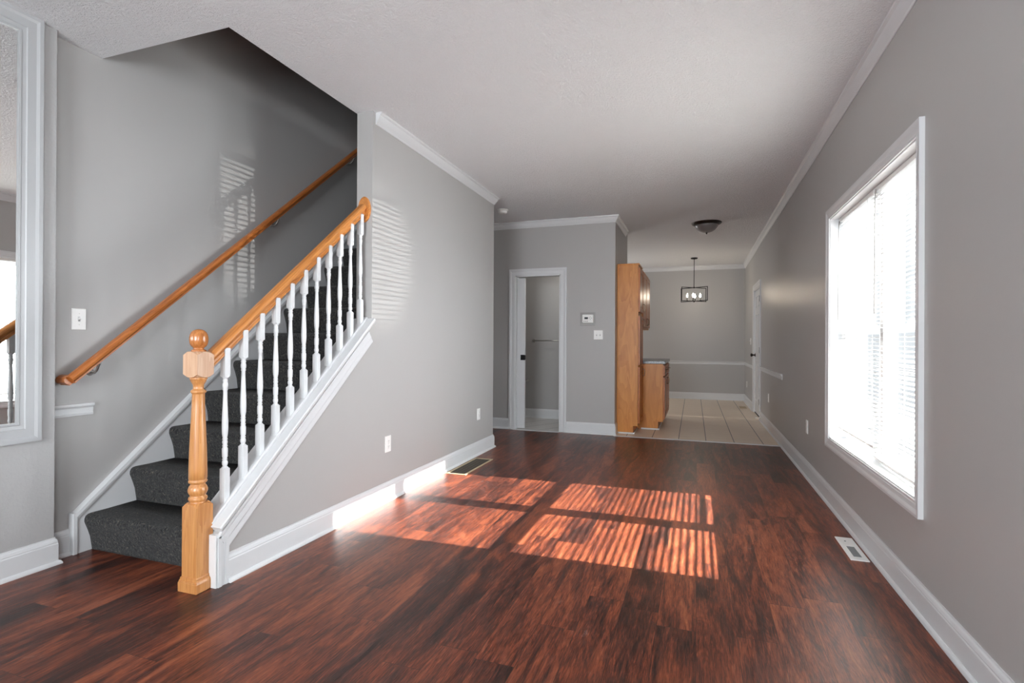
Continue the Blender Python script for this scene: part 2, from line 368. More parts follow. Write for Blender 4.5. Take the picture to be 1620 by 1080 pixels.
# storey above the stairs
up = MB().box(XLB, XLB+.1, 2.0, 6.5, H2, 5.4).box(XW, XLB+.1, 1.96, 2.06, H2, 5.4).box(XW, XLB+.1, 6.5, 6.6, H2, 5.4)
struct(up.build('wall_upper', 'wall'))
struct(MB().box(XW, XLB, YE1-.05, 6.5, H2-.01, H2+.01).build('floor_upper', 'carpet'))

# ------------------------------------------------------------------ mouldings
BASE = [(0, 0), (.027, 0), (.027, .006), (.024, .014), (.018, .019), (.014, .020), (.014, .104), (.012, .110), (.0125, .114), (.009, .126), (.005, .132), (.004, .138), (0, .138)]
CROWN = [(0, 0), (.005, 0), (.007, -.004), (.047, -.004+.08-.08)]
# crown: u out from the wall, w measured down from the ceiling
CROWN = [(0, -.082), (.006, -.082), (.009, -.074), (.008, -.070), (.012, -.064), (.022, -.050), (.030, -.034), (.034, -.022), (.033, -.019), (.037, -.016), (.046, -.010), (.048, 0), (0, 0)]
CHAIR = [(0, 0), (.008, 0), (.010, .010), (.007, .014), (.008, .040), (.012, .046), (.019, .050), (.021, .058), (.019, .064), (0, .064)]
DOWN = (0, 0, 1)
base = MB().sweep(BASE, (XR, YB, 0), (XR, DY0-.085, 0), (-1, 0, 0), DOWN).sweep(BASE, (XR, DY1+.085, 0), (XR, YD, 0), (-1, 0, 0), DOWN)
struct(base.build('baseboard_right', 'trim'))
base = MB().sweep(BASE, (XL, 1.945, 0), (XL, YE1, 0), (1, 0, 0), DOWN, 0, 1).sweep(BASE, (XW, YE1, 0), (XL, YE1, 0), (0, 1, 0), DOWN, 0, 1)
struct(base.build('baseboard_left', 'trim'))
base = MB().sweep(BASE, (XW, 1.80, 0), (XW, 1.915, 0), (1, 0, 0), DOWN).sweep(BASE, (XB, YB, 0), (XB, 1.80, 0), (1, 0, 0), DOWN, 0, 1).sweep(BASE, (XW, 1.80, 0), (XB, 1.80, 0), (0, 1, 0), DOWN, 0, 1)
struct(base.build('baseboard_stair_side', 'trim'))
base = MB().sweep(BASE, (XW, YA, 0), (-2.37, YA, 0), (0, -1, 0), DOWN).sweep(BASE, (-1.585, YA, 0), (XA, YA, 0), (0, -1, 0), DOWN, 0, 1).sweep(BASE, (XA, YA, 0), (XA, 6.84, 0), (1, 0, 0), DOWN, -1, 0)
struct(base.build('baseboard_back_near', 'trim'))
struct(MB().sweep(BASE, (XW, YD, 0), (XR, YD, 0), (0, -1, 0), DOWN).build('baseboard_back', 'trim'))
struct(MB().sweep(BASE, (XW, 7.80, 0), (XA-.1, 7.80, 0), (0, -1, 0), DOWN).build('baseboard_bathroom', 'trim'))
CR = [(u, w) for u, w in CROWN]
struct(MB().sweep(CR, (XR, YB, HC), (XR, YD, HC), (-1, 0, 0), DOWN, 0, -1).build('trim_3', 'trim'), 'white crown moulding along the right wall')
struct(MB().sweep(CR, (XL, 3.165, HC), (XL, YE1, HC), (1, 0, 0), DOWN, 0, 1).sweep(CR, (XW, YE1, HC), (XL, YE1, HC), (0, 1, 0), DOWN, 0, 1).build('trim_4', 'trim'), 'white crown moulding on the left wall')
struct(MB().sweep(CR, (XW, YA, HC), (XA, YA, HC), (0, -1, 0), DOWN, 0, 1).sweep(CR, (XA, YA, HC), (XA, 7.66, HC), (1, 0, 0), DOWN, -1, 0).build('trim_5', 'trim'), 'white crown moulding turning the corner above the thermostat')
struct(MB().sweep(CR, (XW, YD, HC), (XR, YD, HC), (0, -1, 0), DOWN, 0, -1).build('trim_6', 'trim'), 'white crown moulding over the dining end wall')
struct(MB().sweep(CHAIR, (XW, 1.80, .74), (XW, 2.024, .74), (1, 0, 0), DOWN).build('trim_7', 'trim'), 'short piece of white chair rail beside the stairs')
ch = MB().sweep(CHAIR, (XR, 6.62, .745), (XR, DY0-.085, .745), (-1, 0, 0), DOWN).sweep(CHAIR, (XR, DY1+.085, .72), (XR, YD, .72), (-1, 0, 0), DOWN, 0, -1)
struct(ch.build('trim_8', 'trim'), 'white chair rail either side of the side door')
struct(MB().sweep(CHAIR, (XW, YD, .72), (XR, YD, .72), (0, -1, 0), DOWN, 0, -1).build('trim_9', 'trim'), 'white chair rail across the dining end wall')
# sloping skirt on the face of the knee wall: sloping board + little plinth
n_ = Vector((0, -SL, 1)).normalized()      # square to the slope, in the wall plane
def slope(y, z0): return z0+SL*(y-1.9)
CAS = [(0, 0), (.009, 0), (.011, .006), (.011, .034), (.014, .040), (.014, .072), (.017, .078), (.017, .092), (0, .092)]
kb = MB()
kb.sweep([(u, w*1.0) for u, w in CAS], (XL, 1.945, slope(1.945, .128)), (XL, YE0+.004, slope(YE0+.004, .128)), (1, 0, 0), n_)
kb.prism([(1.884, 0), (1.9475, 0), (1.9475, slope(1.9475, .128)+.06), (1.884, slope(1.884, .245))], 'x', XL-.001, XL+.012)
kb.prism([(1.884, 0), (1.906, 0), (1.906, .236), (1.884, .232)], 'x', XL, XL+.017)
kb.prism([(1.928, 0), (1.9475, 0), (1.9475, .20), (1.928, .225)], 'x', XL, XL+.015)
kb.box(XLB-.004, XL+.0105, 1.876, 1.9, 0, .245)
struct(kb.build('trim_10', 'trim'), 'white sloping trim board below the balusters')

# ------------------------------------------------------------------ staircase
st = thing('staircase', 'straight flight of stairs carpeted in speckled charcoal behind the white balusters', 'staircase', (-2.7, 1.96, 0))
XS0, XS1 = XW+.036, XLB-.003
for k in range(15):
    yk, zb, zt = Y0+RU*k, RI*k, RI*(k+1)
    yb2 = yk+RU+(.040 if k < 13 else 0)
    pr = [(yk+.040, zb-.0), (yk+.036, zb+.03), (yk+.029, zb+.075), (yk+.017, zb+.115), (yk+.006, zb+.145), (yk+.000, zb+.163), (yk+.0005, zb+.178), (yk+.006, zb+.192), (yk+.017, zb+.200), (yk+.035, zt+.0005), (yk+.12, zt-.001), (yb2, zt), (yb2, zb-.02), (yk+.2, zb-.02)]
    if k == 14: break
    sb = MB(); nn = len(pr)
    xs = [XS0, XS0+.012, XS1-.012, XS1]; sh = [.0, 0, 0, 0]
    vs = []
    for x_, s_i in zip(xs, sh): vs += [(x_, a+s_i, b) for a, b in pr]
    fs = []
    for q in range(3): fs += [(q*nn+i, q*nn+(i+1) % nn, (q+1)*nn+(i+1) % nn, (q+1)*nn+i) for i in range(nn)]
    fs += [tuple(range(nn))[::-1], tuple(range(3*nn, 4*nn))]
    sb.add(vs, fs, False); sb.sm = [True if i < 3*nn else False for i in range(len(sb.f))]
    sb.build('step', 'carpet', st)
sk = MB().prism([(1.915, 0), (1.915, .212), (5.38, .212+SL*(5.38-1.915)), (5.38, 2.3), (2.4, 0)], 'x', XW+.001, XS0-.003)
sk.sweep([(.030, -.028), (.042, -.028), (.044, -.016), (.042, 0), (0, 0), (0, -.004), (.030, -.004)], (XW, 1.915, .214), (XW, 5.38, .214+SL*(5.38-1.915)), (1, 0, 0), n_)
sk.box(XW, XW+.042, 1.907, 1.930, 0, .222, .003)
sk.build('skirt_board', 'trim', st, 'white sloping skirt board against the wall')

# ------------------------------------------------------------------ balustrade
bl = thing('balustrade', 'honey newel post, orange wood handrail and eleven white turned balusters beside the stairs', 'balustrade', (-2.19, 1.855, 0))
NX, NY = -2.19, 1.853
nw = MB()
def sq(b_, x, y, z0, z1, w, ch_top=0, ch_bot=0, cut=.012):
    """square post block with chamfered (lamb's-tongue) corners at its ends"""
    h = w/2; rings = []
    if ch_bot: rings += [(z0, h-cut*1.3), (z0+ch_bot*.4, h-cut*.5), (z0+ch_bot, h)]
    else: rings += [(z0, h)]
    if ch_top: rings += [(z1-ch_top, h), (z1-ch_top*.4, h-cut*.5), (z1, h-cut*1.3)]
    else: rings += [(z1, h)]
    vs = []
    for z, r in rings: vs += [(x-r, y-r, z), (x+r, y-r, z), (x+r, y+r, z), (x-r, y+r, z)]
    n = len(rings); fs = [(i*4+k, i*4+(k+1) % 4, (i+1)*4+(k+1) % 4, (i+1)*4+k) for i in range(n-1) for k in range(4)]
    fs += [(3, 2, 1, 0), tuple((n-1)*4+k for k in range(4))]
    b_.add(vs, fs)
def scoopblock(b_, x, y, z0, z1, w, top=True, bot=False, s=.022):
    """square block whose face ends rise to a point in the middle: corners dropped"""
    h = w/2; vs = []; cc = []
    for sx, sy in ((-1, -1), (1, -1), (1, 1), (-1, 1)): cc.append((sx*h, sy*h))
    N_ = 6; ring = []
    for i in range(4):
        a, b = cc[i], cc[(i+1) % 4]
        for k in range(N_):
            t = k/N_; ring.append(((a[0]+(b[0]-a[0])*t), (a[1]+(b[1]-a[1])*t), (1-abs(2*t-1))))
    n = len(ring)
    lo = [(x+px, y+py, z0+(s*(1-q)**1.6 if bot else 0)) for px, py, q in ring]
    hi = [(x+px, y+py, z1-(s*(1-q)**1.6 if top else 0)) for px, py, q in ring]
    vs = lo+hi+[(x+px*.72, y+py*.72, z0) for px, py, q in ring]+[(x+px*.72, y+py*.72, z1) for px, py, q in ring]
    fs = [(i, (i+1) % n, (i+1) % n+n, i+n) for i in range(n)]
    fs += [(i+n, (i+1) % n+n, (i+1) % n+3*n, i+3*n) for i in range(n)]+[((i+1) % n, i, i+2*n, (i+1) % n+2*n) for i in range(n)]
    fs += [tuple(range(2*n, 3*n))[::-1], tuple(range(3*n, 4*n))]
    b_.add(vs, fs)
scoopblock(nw, NX, NY, .0, .402, .088, True, False, .018)
nw.lathe([(.036, .395), (.036, .401), (.030, .404), (.038, .412), (.040, .419), (.038, .426), (.031, .431), (.036, .440), (.041, .452), (.041, .462), (.037, .474), (.031, .484), (.029, .488), (.037, .492), (.040, .499), (.037, .506), (.035, .508),
          (.039, .511), (.0385, .56), (.036, .65), (.032, .75), (.0275, .85), (.0265, .902), (.027, .905), (.031, .908), (.033, .914), (.031, .920), (.024, .924), (.022, .930), (.023, .945), (.030, .958), (.033, .963), (.033, .968), (.037, .971), (.037, .979), (.034, .982)], (NX, NY, 0), seg=32)
nb = nw.build('newel_post', 'newel', bl, 'honey maple newel post')
pb = MB(); pb.box(NX-.057, NX+.057, NY-.055, NY+.060, 0, .044, .003)
pb.prism([(NX-.057, .044), (NX+.057, .044), (NX+.053, .052), (NX+.047, .058), (NX+.047, .066), (NX-.047, .066), (NX-.047, .058), (NX-.053, .052)], 'y', NY-.050, NY+.050)
pb.box(NX-.049, NX+.049, NY-.055, NY+.055, .044, .052, .002); pb.box(NX-.048, NX+.048, NY-.048, NY+.048, .05, .068, .003)
pb.build('plinth', 'newel', nb)
tb = MB(); scoopblock(tb, NX, NY, .980, 1.100, .088, True, True, .016)
tb.build('top_block', 'newel_top', nb, 'paler bare wood block')
bb = MB().lathe([(.030, 1.098), (.032, 1.102), (.031, 1.106), (.024, 1.110), (.021, 1.113), (.023, 1.118), (.030, 1.1235), (.0355, 1.132), (.0385, 1.143), (.0395, 1.155), (.0390, 1.167), (.0365, 1.179), (.031, 1.190), (.023, 1.198), (.012, 1.2025), (0, 1.204)], (NX, NY, 0), seg=32)
bb.build('ball_finial', 'ball', nb, 'amber ball finial')
# handrail
RX = -2.180
RP = [(-.021, -.032), (.021, -.032), (.021, -.026), (.018, -.022), (.018, -.012), (.026, -.004), (.030, .006), (.030, .014), (.026, .022), (.016, .028), (0, .030), (-.016, .028), (-.026, .022), (-.030, .014), (-.030, .006), (-.026, -.004), (-.018, -.012), (-.018, -.022), (-.021, -.026)]
ra, rb_ = (RX, NY+.030, slope(NY+.030, 1.062)), (RX, YE0-.012, slope(YE0-.012, 1.062))
MB().sweep(RP, ra, rb_, (1, 0, 0), n_).build('handrail', 'rail', bl, 'orange stained wood handrail')
ro = MB(); vs = []
zc = rb_[2]-.008
for d_, k_ in ((0, 1), (-.010, 1), (-.016, .90)):
    for q in range(32):
        a = 2*math.pi*q/32; vs.append((RX+.005+.050*k_*math.cos(a), YE0+d_, zc+.088*k_*math.sin(a)))
fs = [(i*32+q, i*32+(q+1) % 32, (i+1)*32+(q+1) % 32, (i+1)*32+q) for i in range(2) for q in range(32)]+[tuple(range(32)), tuple(range(64, 96))[::-1]]
ro.add(vs, fs); ro.build('rosette', 'rail', bl, 'oval wood wall rosette')
# sloping cap the balusters stand on
CAPP = [(-.008, -.034), (XL-XLB+.013, -.034), (XL-XLB+.026, -.016), (XL-XLB+.028, -.006), (XL-XLB+.024, 0), (-.018, 0), (-.020, -.01)]
cp = MB().sweep([(u, w) for u, w in CAPP], (XLB, 1.885, slope(1.885, .292)), (XLB, YE0, slope(YE0, .292)), (1, 0, 0), n_)
cp.sweep([(-.026, 0), (.026, 0), (.026, .008), (.020, .012), (-.020, .012), (-.026, .008)], (RX+.01, 1.895, slope(1.895, .292)), (RX+.01, YE0, slope(YE0, .292)), (1, 0, 0), n_)
cap_o = cp.build('sloping_cap', 'trim', bl, 'white sloping cap rail')
# balusters
BX = RX+.008
def baluster(y):
    b_ = MB(); w = .0155
    z0, z1, z2, z3 = slope(y, .292)-.012, slope(y, .462), slope(y, .903), slope(y, 1.045)
    scoopblock(b_, BX, y, z0, z1, w*2, True, False, .004)
    scoopblock(b_, BX, y, z2, z3, w*2, False, True, .004)
    Lb = z2-z1
    pr = [(.0145, 0), (.0145, .003), (.010, .006), (.010, .010), (.0125, .016), (.0135, .024), (.012, .032), (.0095, .036), (.0128, .041), (.0095, .047),
          (.0125, .053), (.0130, .058), (.0135, .092), (.0120, .097), (.0095, .101), (.0128, .107), (.0095, .113), (.0115, .120), (.0125, .128), (.0095, .134), (.0125, .139),
          (.0100, .146), (.0135, .165), (.0148, .195), (.0143, .23), (.0118, .29), (.0098, .345), (.0092, .375), (.0125, .380), (.0095, .386), (.0125, .392), (.0133, .402), (.0120, .412), (.0095, .417), (.0135, .423), (.0100, .429), (.0120, .435), (.0145, .4385), (.0145, .441)]
    b_.lathe([(r, h*Lb/.441) for r, h in pr], (BX, y, z1), seg=16)
    return b_
BY = [1.985+.1092*k for k in range(11)]
b0 = baluster(BY[0]).build('baluster', 'trim', bl)
for k in range(1, 11):
    c_ = b0.copy(); COL.objects.link(c_); c_.parent = bl; c_.location = (0, BY[k]-BY[0], SL*(BY[k]-BY[0]))
fb = MB()

# ------------------------------------------------------------------ wall handrail
wh = thing('wall_handrail', 'long brown stained handrail on metal brackets along the stair wall', 'handrail', (-3.11, 1.85, .9))
def wz(y): return .925+SL*(y-1.85)
WR = [(-.018, -.022), (.018, -.022), (.018, -.014), (.024, -.004), (.026, .008), (.020, .019), (.008, .024), (-.008, .024), (-.020, .019), (-.026, .008), (-.024, -.004), (-.018, -.014)]
wb = MB().sweep(WR, (-3.108, 1.868, wz(1.868)), (-3.108, 5.1, wz(5.1)), (1, 0, 0), n_)
# mitred return to the wall at the lower end
wb.sweep([(u, w) for u, w in WR], (-3.108, 1.868, wz(1.868)), (XW, 1.868, wz(1.868)), (0, -.77, -.64), (0, -.64, .77), -.0, 0)
wb.build('rail', 'wallrail', wh)
for yb_ in (2.01, 3.33, 4.29):
    k_ = MB(); zb_ = wz(yb_)-.03
    k_.lathe([(.019, 0), (.019, .003), (.012, .008), (.008, .012)], (XW, yb_, zb_-.055), (1, 0, 0), 16)
    k_.tube([(XW+.008, yb_, zb_-.055), (XW+.035, yb_, zb_-.058), (XW+.058, yb_, zb_-.042), (XW+.070, yb_, zb_-.012), (XW+.072, yb_, zb_+.002)], .0065, 10)
    k_.lathe([(.009, -.004), (.011, .006), (.008, .010)], (XW+.072, yb_, zb_-.008), (0, 0, 1), 12)
    k_.build('bracket', 'nickel', wh)

# ------------------------------------------------------------------ mirror
mr = thing('wall_mirror', 'tall wall mirror in a wide white moulded frame beside the stairs', 'mirror', (XB, .9, .65))
MY0, MY1, MZ0, MZ1 = .15, 1.632, .748, 2.655
MB().box(XB, XB+.006, MY0, MY1, MZ0, MZ1).build('glass', 'mirror', mr, 'silvered mirror glass')
MCAS = [(0, 0), (.014, 0), (.014, .010), (.011, .013), (.012, .030), (.017, .034), (.017, .070), (.020, .075), (.024, .082), (.024, .098), (0, .098)]
def picture_frame(b_, x, y0, y1, z0, z1, prof, out):
    """casing around the opening y0..y1, z0..z1 with mitred corners; prof (thickness, distance outward)"""
    corners = [((y0, z0), (-1, -1)), ((y1, z0), (1, -1)), ((y1, z1), (1, 1)), ((y0, z1), (-1, 1))]; n = len(prof); vs = []
    for (cy_, cz_), (sy, sz) in corners: vs += [(x+out*t, cy_+sy*w, cz_+sz*w) for t, w in prof]
    fs = []
    for i in range(4):
        j = (i+1) % 4
        fs += [(i*n+k, i*n+(k+1) % n, j*n+(k+1) % n, j*n+k) for k in range(n)]
    b_.add(vs, fs); return b_
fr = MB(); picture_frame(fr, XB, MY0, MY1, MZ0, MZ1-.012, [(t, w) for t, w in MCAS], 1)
fr.build('frame', 'dimmed_trim', mr, 'wide white moulded frame')

# ------------------------------------------------------------------ window
wi = sroot('window_1', (XR, 3.56, WZ0), 'double window in white casing with blinds on the right wall')
WCAS = [(0, 0), (.012, 0), (.012, .008), (.010, .011), (.013, .016), (.015, .034), (.019, .044), (.021, .052), (.021, .064), (0, .064)]
f_ = MB(); picture_frame(f_, XR, WY0+.004, WY1-.004, WZ0+.004, WZ1-.004, WCAS, -1); f_.build('window_casing', 'trim', wi)
XG = XR+.105
j_ = MB().box(XR-.004, XG+.03, WY0-.001, WY0+.012, WZ0, WZ1).box(XR-.004, XG+.03, WY1-.012, WY1+.001, WZ0, WZ1).box(XR-.004, XG+.03, WY0, WY1, WZ1-.012, WZ1+.001).box(XR-.004, XG+.03, WY0, WY1, WZ0-.001, WZ0+.012)
j_.build('window_jamb', 'trim', wi)
sash = MB(); yc = (WY0+WY1)/2
def ring(b_, x0, x1, y0, y1, z0, z1, w, wb=None, wt=None):
    wb = wb or w; wt = wt or w
    b_.box(x0, x1, y0, y0+w, z0, z1).box(x0, x1, y1-w, y1, z0, z1).box(x0, x1, y0+w, y1-w, z0, z0+wb).box(x0, x1, y0+w, y1-w, z1-wt, z1)
fo = MB().box(XG-.015, XG+.055, yc-.028, yc+.028, WZ0, WZ1)
zm = 1.235
for y0, y1 in ((WY0+.01, yc-.028), (yc+.028, WY1-.01)):
    ring(fo, XG-.012, XG+.05, y0, y1, WZ0+.01, WZ1-.01, .014, .014, .022)
fo.build('window_frame', 'vinyl', wi)
for y0, y1 in ((WY0+.024, yc-.042), (yc+.042, WY1-.024)):
    s1 = MB(); ring(s1, XG-.006, XG+.018, y0, y1, WZ0+.022, zm+.022, .030, .022, .036); so = s1.build('window_lower_sash', 'vinyl', wi)
    MB().box(XG+.004, XG+.008, y0+.026, y1-.026, WZ0+.04, zm-.01).build('window_pane', 'glass', so)
    s2 = MB(); ring(s2, XG+.020, XG+.044, y0, y1, zm-.018, WZ1-.032, .030, .036, .036); so = s2.build('window_upper_sash', 'vinyl', wi)
    MB().box(XG+.030, XG+.034, y0+.026, y1-.026, zm+.01, WZ1-.06).build('window_pane', 'glass', so)
    l_ = MB().box(XG-.014, XG+.004, (y0+y1)/2-.03, (y0+y1)/2+.03, zm+.022, zm+.034, .003); l_.build('window_latch', 'vinyl', wi)

def blind(y0, y1, label, zb, wand_y):
    t_ = thing('window_blind', label, 'blind', (XR+.062, (y0+y1)/2, zb), 'white mini blinds in the window')
    xc = XR+.062; zt = WZ1-.014
    MB().box(xc-.014, xc+.014, y0, y1, zt-.026, zt, .002).build('headrail', 'plastic', t_)
    sl = MB(); z = zt-.045; w = .0125; tilt = R(-4)
    while z > zb+.032:
        pts = [(-1, 0), (-.5, .0016), (0, .0022), (.5, .0016), (1, 0)]
        dz = random.uniform(-.0006, .0006); vs = []; n = 5
        for yv in (y0+.003, y1-.003):
            for a, q in pts:
                u = a*w; vs.append((xc+u*math.cos(tilt)+q*math.sin(tilt)*0, yv, z+dz+q-u*math.sin(tilt)))
            for a, q in pts[::-1]:
                u = a*w; vs.append((xc+u*math.cos(tilt), yv, z+dz+q-.0007-u*math.sin(tilt)))
        m_ = 10; sl.add(vs, [(i, (i+1) % m_, (i+1) % m_+m_, i+m_) for i in range(m_)]+[tuple(range(m_))[::-1], tuple(range(m_, 2*m_))])
        z -= .0252
    sl.build('slats', 'slat', t_, 'thin white level slats')
    MB().box(xc-.013, xc+.013, y0+.002, y1-.002, zb, zb+.018, .004).build('bottom_rail', 'plastic', t_)
    cd = MB()
    for q in (.14, .5, .86):
        yy_ = y0+(y1-y0)*q
        cd.tube([(xc-.0135, yy_, zt-.02), (xc-.0135, yy_, zb+.006)], .0008, 6); cd.tube([(xc+.0135, yy_, zt-.02), (xc+.0135, yy_, zb+.006)], .0008, 6)
    cd.build('ladder_cords', 'plastic', t_)
    wd = MB().tube([(xc-.018, wand_y, zt-.02), (xc-.022, wand_y, zt-.06), (xc-.024, wand_y+.002, zt-.72)], .0035, 8); wd.build('tilt_wand', 'greyplate', t_, 'grey plastic tilt wand')
w3 = sroot('added_window', (XR, -1.1, .55))  # unseen window added on the solid wall to go with the side fill
MB().box(XR-.012, XR-.002, -1.82, -.38, .52, 2.12).build('added_shade_panel', 'slat', w3)
f_ = MB(); picture_frame(f_, XR, -1.8, -.4, .55, 2.1, WCAS, -1); f_.build('window_casing', 'trim', w3)
blind(WY0+.022, 3.548, 'white mini blind in the nearer half of the window', .495, 3.50)
blind(3.566, WY1-.022, 'white mini blind in the farther half of the window', .548, 4.32)
# front window behind the camera
w2 = sroot('window_2', (-1.2, YB, .65)); fw = MB()
for xx in (-2.1, -1.22, -.34): fw.box(xx, xx+.04, YB-.09, YB-.04, .65, 2.35)
for zz in (.65, 1.48, 2.31): fw.box(-2.1, -.3, YB-.09, YB-.04, zz, zz+.04)
fw.build('window_frame', 'vinyl', w2)

# ------------------------------------------------------------------ doors
DC = [(0, 0), (.010, 0), (.012, .006), (.012, .046), (.016, .056), (.018, .066), (.018, .084), (0, .084)]
def door_casing(b_, A, B, z, U, out):
    """three-sided casing; A, B jamb points; U outward normal"""
    A, B, U = Vector(A), Vector(B), Vector(U); d = (B-A).normalized(); n = len(DC)
    for (P, s) in ((A, -1), (B, 1)):
        vs = [P+U*t+d*(s*w) for t, w in DC]+[P+U*t+d*(s*w)+Vector((0, 0, z+w)) for t, w in DC]
        b_.add(vs, [(i, (i+1) % n, (i+1) % n+n, i+n) for i in range(n)]+[tuple(range(n))[::-1], tuple(range(n, 2*n))])
    vs = [A+U*t-d*w+Vector((0, 0, z+w)) for t, w in DC]+[B+U*t+d*w+Vector((0, 0, z+w)) for t, w in DC]
    b_.add(vs, [(i, (i+1) % n, (i+1) % n+n, i+n) for i in range(n)])
d1 = sroot('door_1', (-1.98, YA, 0), 'narrow white pocket door slid almost wholly into the wall')
b_ = MB(); door_casing(b_, (BX0, YA, .003), (BX1, YA, .003), BZ-.003, (0, -1, 0), 1)
b_.box(BX0, BX0+.014, YA-.004, YA+.114, 0, BZ).box(BX1-.014, BX1, YA-.004, YA+.114, 0, BZ).box(BX0, BX1, YA-.004, YA+.114, BZ-.016, BZ)
b_.build('door_casing', 'trim', d1)
b_ = MB().box(BX0+.015, -2.163, YA+.040, YA+.075, .012, BZ-.03, .002); ds = b_.build('door_slab', 'trim', d1)
b_ = MB().box(-2.222, -2.160, YA+.036, YA+.042, .915, .985, .002).box(-2.164, -2.1605, YA+.045, YA+.07, .92, .98)
b_.build('door_latch', 'black', ds, 'square black latch plate')
d2 = sroot('door_2', (XR, (DY0+DY1)/2, 0), 'white six panel side door on the right wall')
b_ = MB(); door_casing(b_, (XR, DY0, 0), (XR, DY1, 0), DZ, (-1, 0, 0), 1)
b_.box(XR-.002, XR+.15, DY0, DY0+.016, 0, DZ).box(XR-.002, XR+.15, DY1-.016, DY1, 0, DZ).box(XR-.002, XR+.15, DY0, DY1, DZ-.016, DZ)
b_.build('door_casing', 'trim', d2)
ds = MB(); X2 = XR+.012
y0, y1 = DY0+.020, DY1-.020; zd0, zd1 = .022, DZ-.020
ds.box(X2+.012, X2+.040, y0, y1, zd0, zd1)
st_w = .115; ym = (y0+y1)/2
zs = [(zd0, .24), (.24, .84), (.84, 1.02), (1.02, 1.62), (1.62, 1.74), (1.74, 1.92), (1.92, zd1)]
for ya, yb_ in ((y0, y0+st_w), (ym-.05, ym+.05), (y1-st_w, y1)): ds.box(X2, X2+.013, ya, yb_, zd0, zd1)
for i, (za, zb_) in enumerate(zs):
    if i % 2 == 0: ds.box(X2, X2+.013, y0+st_w, ym-.05, za, zb_).box(X2, X2+.013, ym+.05, y1-st_w, za, zb_)
    else:
        for ya, yb_ in ((y0+st_w, ym-.05), (ym+.05, y1-st_w)):
            ds.box(X2+.004, X2+.013, ya+.025, yb_-.025, za+.025, zb_-.025, .003)
dso = ds.build('door_slab', 'trim', d2)
b_ = MB().lathe([(.030, 0), (.030, .004), (.024, .008), (.011, .012), (.011, .036), (.016, .040), (.026, .048), (.029, .058), (.027, .068), (.018, .075), (.0, .077)], (X2, y1-.07, .96), (-1, 0, 0), 20)
b_.build('door_knob', 'bronze', dso, 'dark bronze door knob')
for zh in (.26, 1.05, 1.84):
    b_ = MB().tube([(XR-.006, DY0+.020, zh-.045), (XR-.006, DY0+.020, zh+.045)], .008, 8).box(XR-.004, XR+.012, DY0+.016, DY0+.034, zh-.044, zh+.044); b_.build('door_hinge', 'bronze', d2, 'dark bronze hinge')
MB().box(XR+.01, XR+.13, DY0+.016, DY1-.016, 0, .012).build('door_gap_shade', 'dark', d2)  # dark strip drawn as the shade in the gap under the door
t_ = MB().tube([(XR-.013, 8.62, .055), (XR-.075, 8.62, .050)], .006, 8).lathe([(.010, 0), (.011, .010), (.008, .016)], (XR-.073, 8.62, .050), (-1, 0, 0), 12)
tag(t_.build('door_stop', 'plastic'), 'small spring door stop on the baseboard beside the side door', 'door stop')

# ------------------------------------------------------------------ wall plates
def plate(name, label, cat, P, U, side, kind, group=None, w=.072, h=.116):
    """P centre on the wall, U out of the wall, side horizontal direction in the wall"""
    P, U, S = Vector(P), Vector(U), Vector(side); Z = Vector((0, 0, 1))
    t_ = thing(name, label, cat, tuple(P), group)
    def slab(b_, cx, cz, ww, hh, d0, d1, bev=.0015):
        c = []
        for dd, e in ((d0, 0), (d1-bev, 0), (d1, bev)):
            for sx, sz in ((-1, -1), (1, -1), (1, 1), (-1, 1)): c.append(P+S*(cx+sx*(ww/2-e))+Z*(cz+sz*(hh/2-e))+U*dd)
        b_.add(c, [(i*4+k, i*4+(k+1) % 4, (i+1)*4+(k+1) % 4, (i+1)*4+k) for i in range(2) for k in range(4)]+[(3, 2, 1, 0), (8, 9, 10, 11)])
    b_ = MB(); slab(b_, 0, 0, w, h, 0, .006, .003); b_.build('cover_plate', 'plastic', t_)
    if kind == 'outlet':
        for q in (-.0195, .0195):
            b_ = MB(); slab(b_, 0, q, .033, .028, .006, .0085, .002); r_ = b_.build('receptacle', 'plastic', t_)
            b_ = MB()
            for sx, hh in ((-.0065, .008), (.0065, .010)): slab(b_, sx, q+.003, .0022, hh, .0085, .0088, .0001)
            slab(b_, 0, q-.0085, .004, .004, .0085, .0088, .0001); b_.build('slots', 'dark', r_, 'dark socket slots')
    else:
        xs_ = [0] if kind == 'switch' else [-.0225, .0225]
        for q in xs_:
            b_ = MB(); slab(b_, q, 0, .011, .025, .006, .0066, .0002); b_.build('toggle_slot', 'grille', t_)
            b_ = MB(); c = [P+S*(q+sx*.0045)+Z*(zz)+U*dd for dd, zz in ((.006, -.004), (.006, .010), (.019, .003), (.018, .010)) for sx in (-1, 1)]
            b_.add(c, [(0, 1, 3, 2), (4, 6, 7, 5), (0, 4, 5, 1), (2, 3, 7, 6), (0, 2, 6, 4), (1, 5, 7, 3)]); b_.build('toggle', 'plastic', t_)
    for q in ([0] if kind != 'double' else [-.0225, .0225]):
        for zz in ((-.030, .030) if kind != 'outlet' else (0,)): MB().lathe([(.0028, .006), (.0028, .0072)], P+S*q+Z*zz, U, 10).build('screw', 'nickel', t_)
    return t_
plate('light_switch', 'single white light switch above the lower end of the wall handrail', 'light switch', (XW, 1.951, 1.264), (1, 0, 0), (0, 1, 0), 'switch')
plate('light_switch', 'double white light switch below the thermostat beside the pantry', 'light switch', (-1.177, YA, 1.250), (0, -1, 0), (1, 0, 0), 'double', w=.116)
plate('light_switch', 'single white light switch beyond the side door near the far corner', 'light switch', (XR, 10.35, 1.19), (-1, 0, 0), (0, 1, 0), 'switch')
plate('power_outlet', 'white wall outlet on the left wall below the end of the balusters', 'outlet', (XL, 3.340, .41), (1, 0, 0), (0, 1, 0), 'outlet')
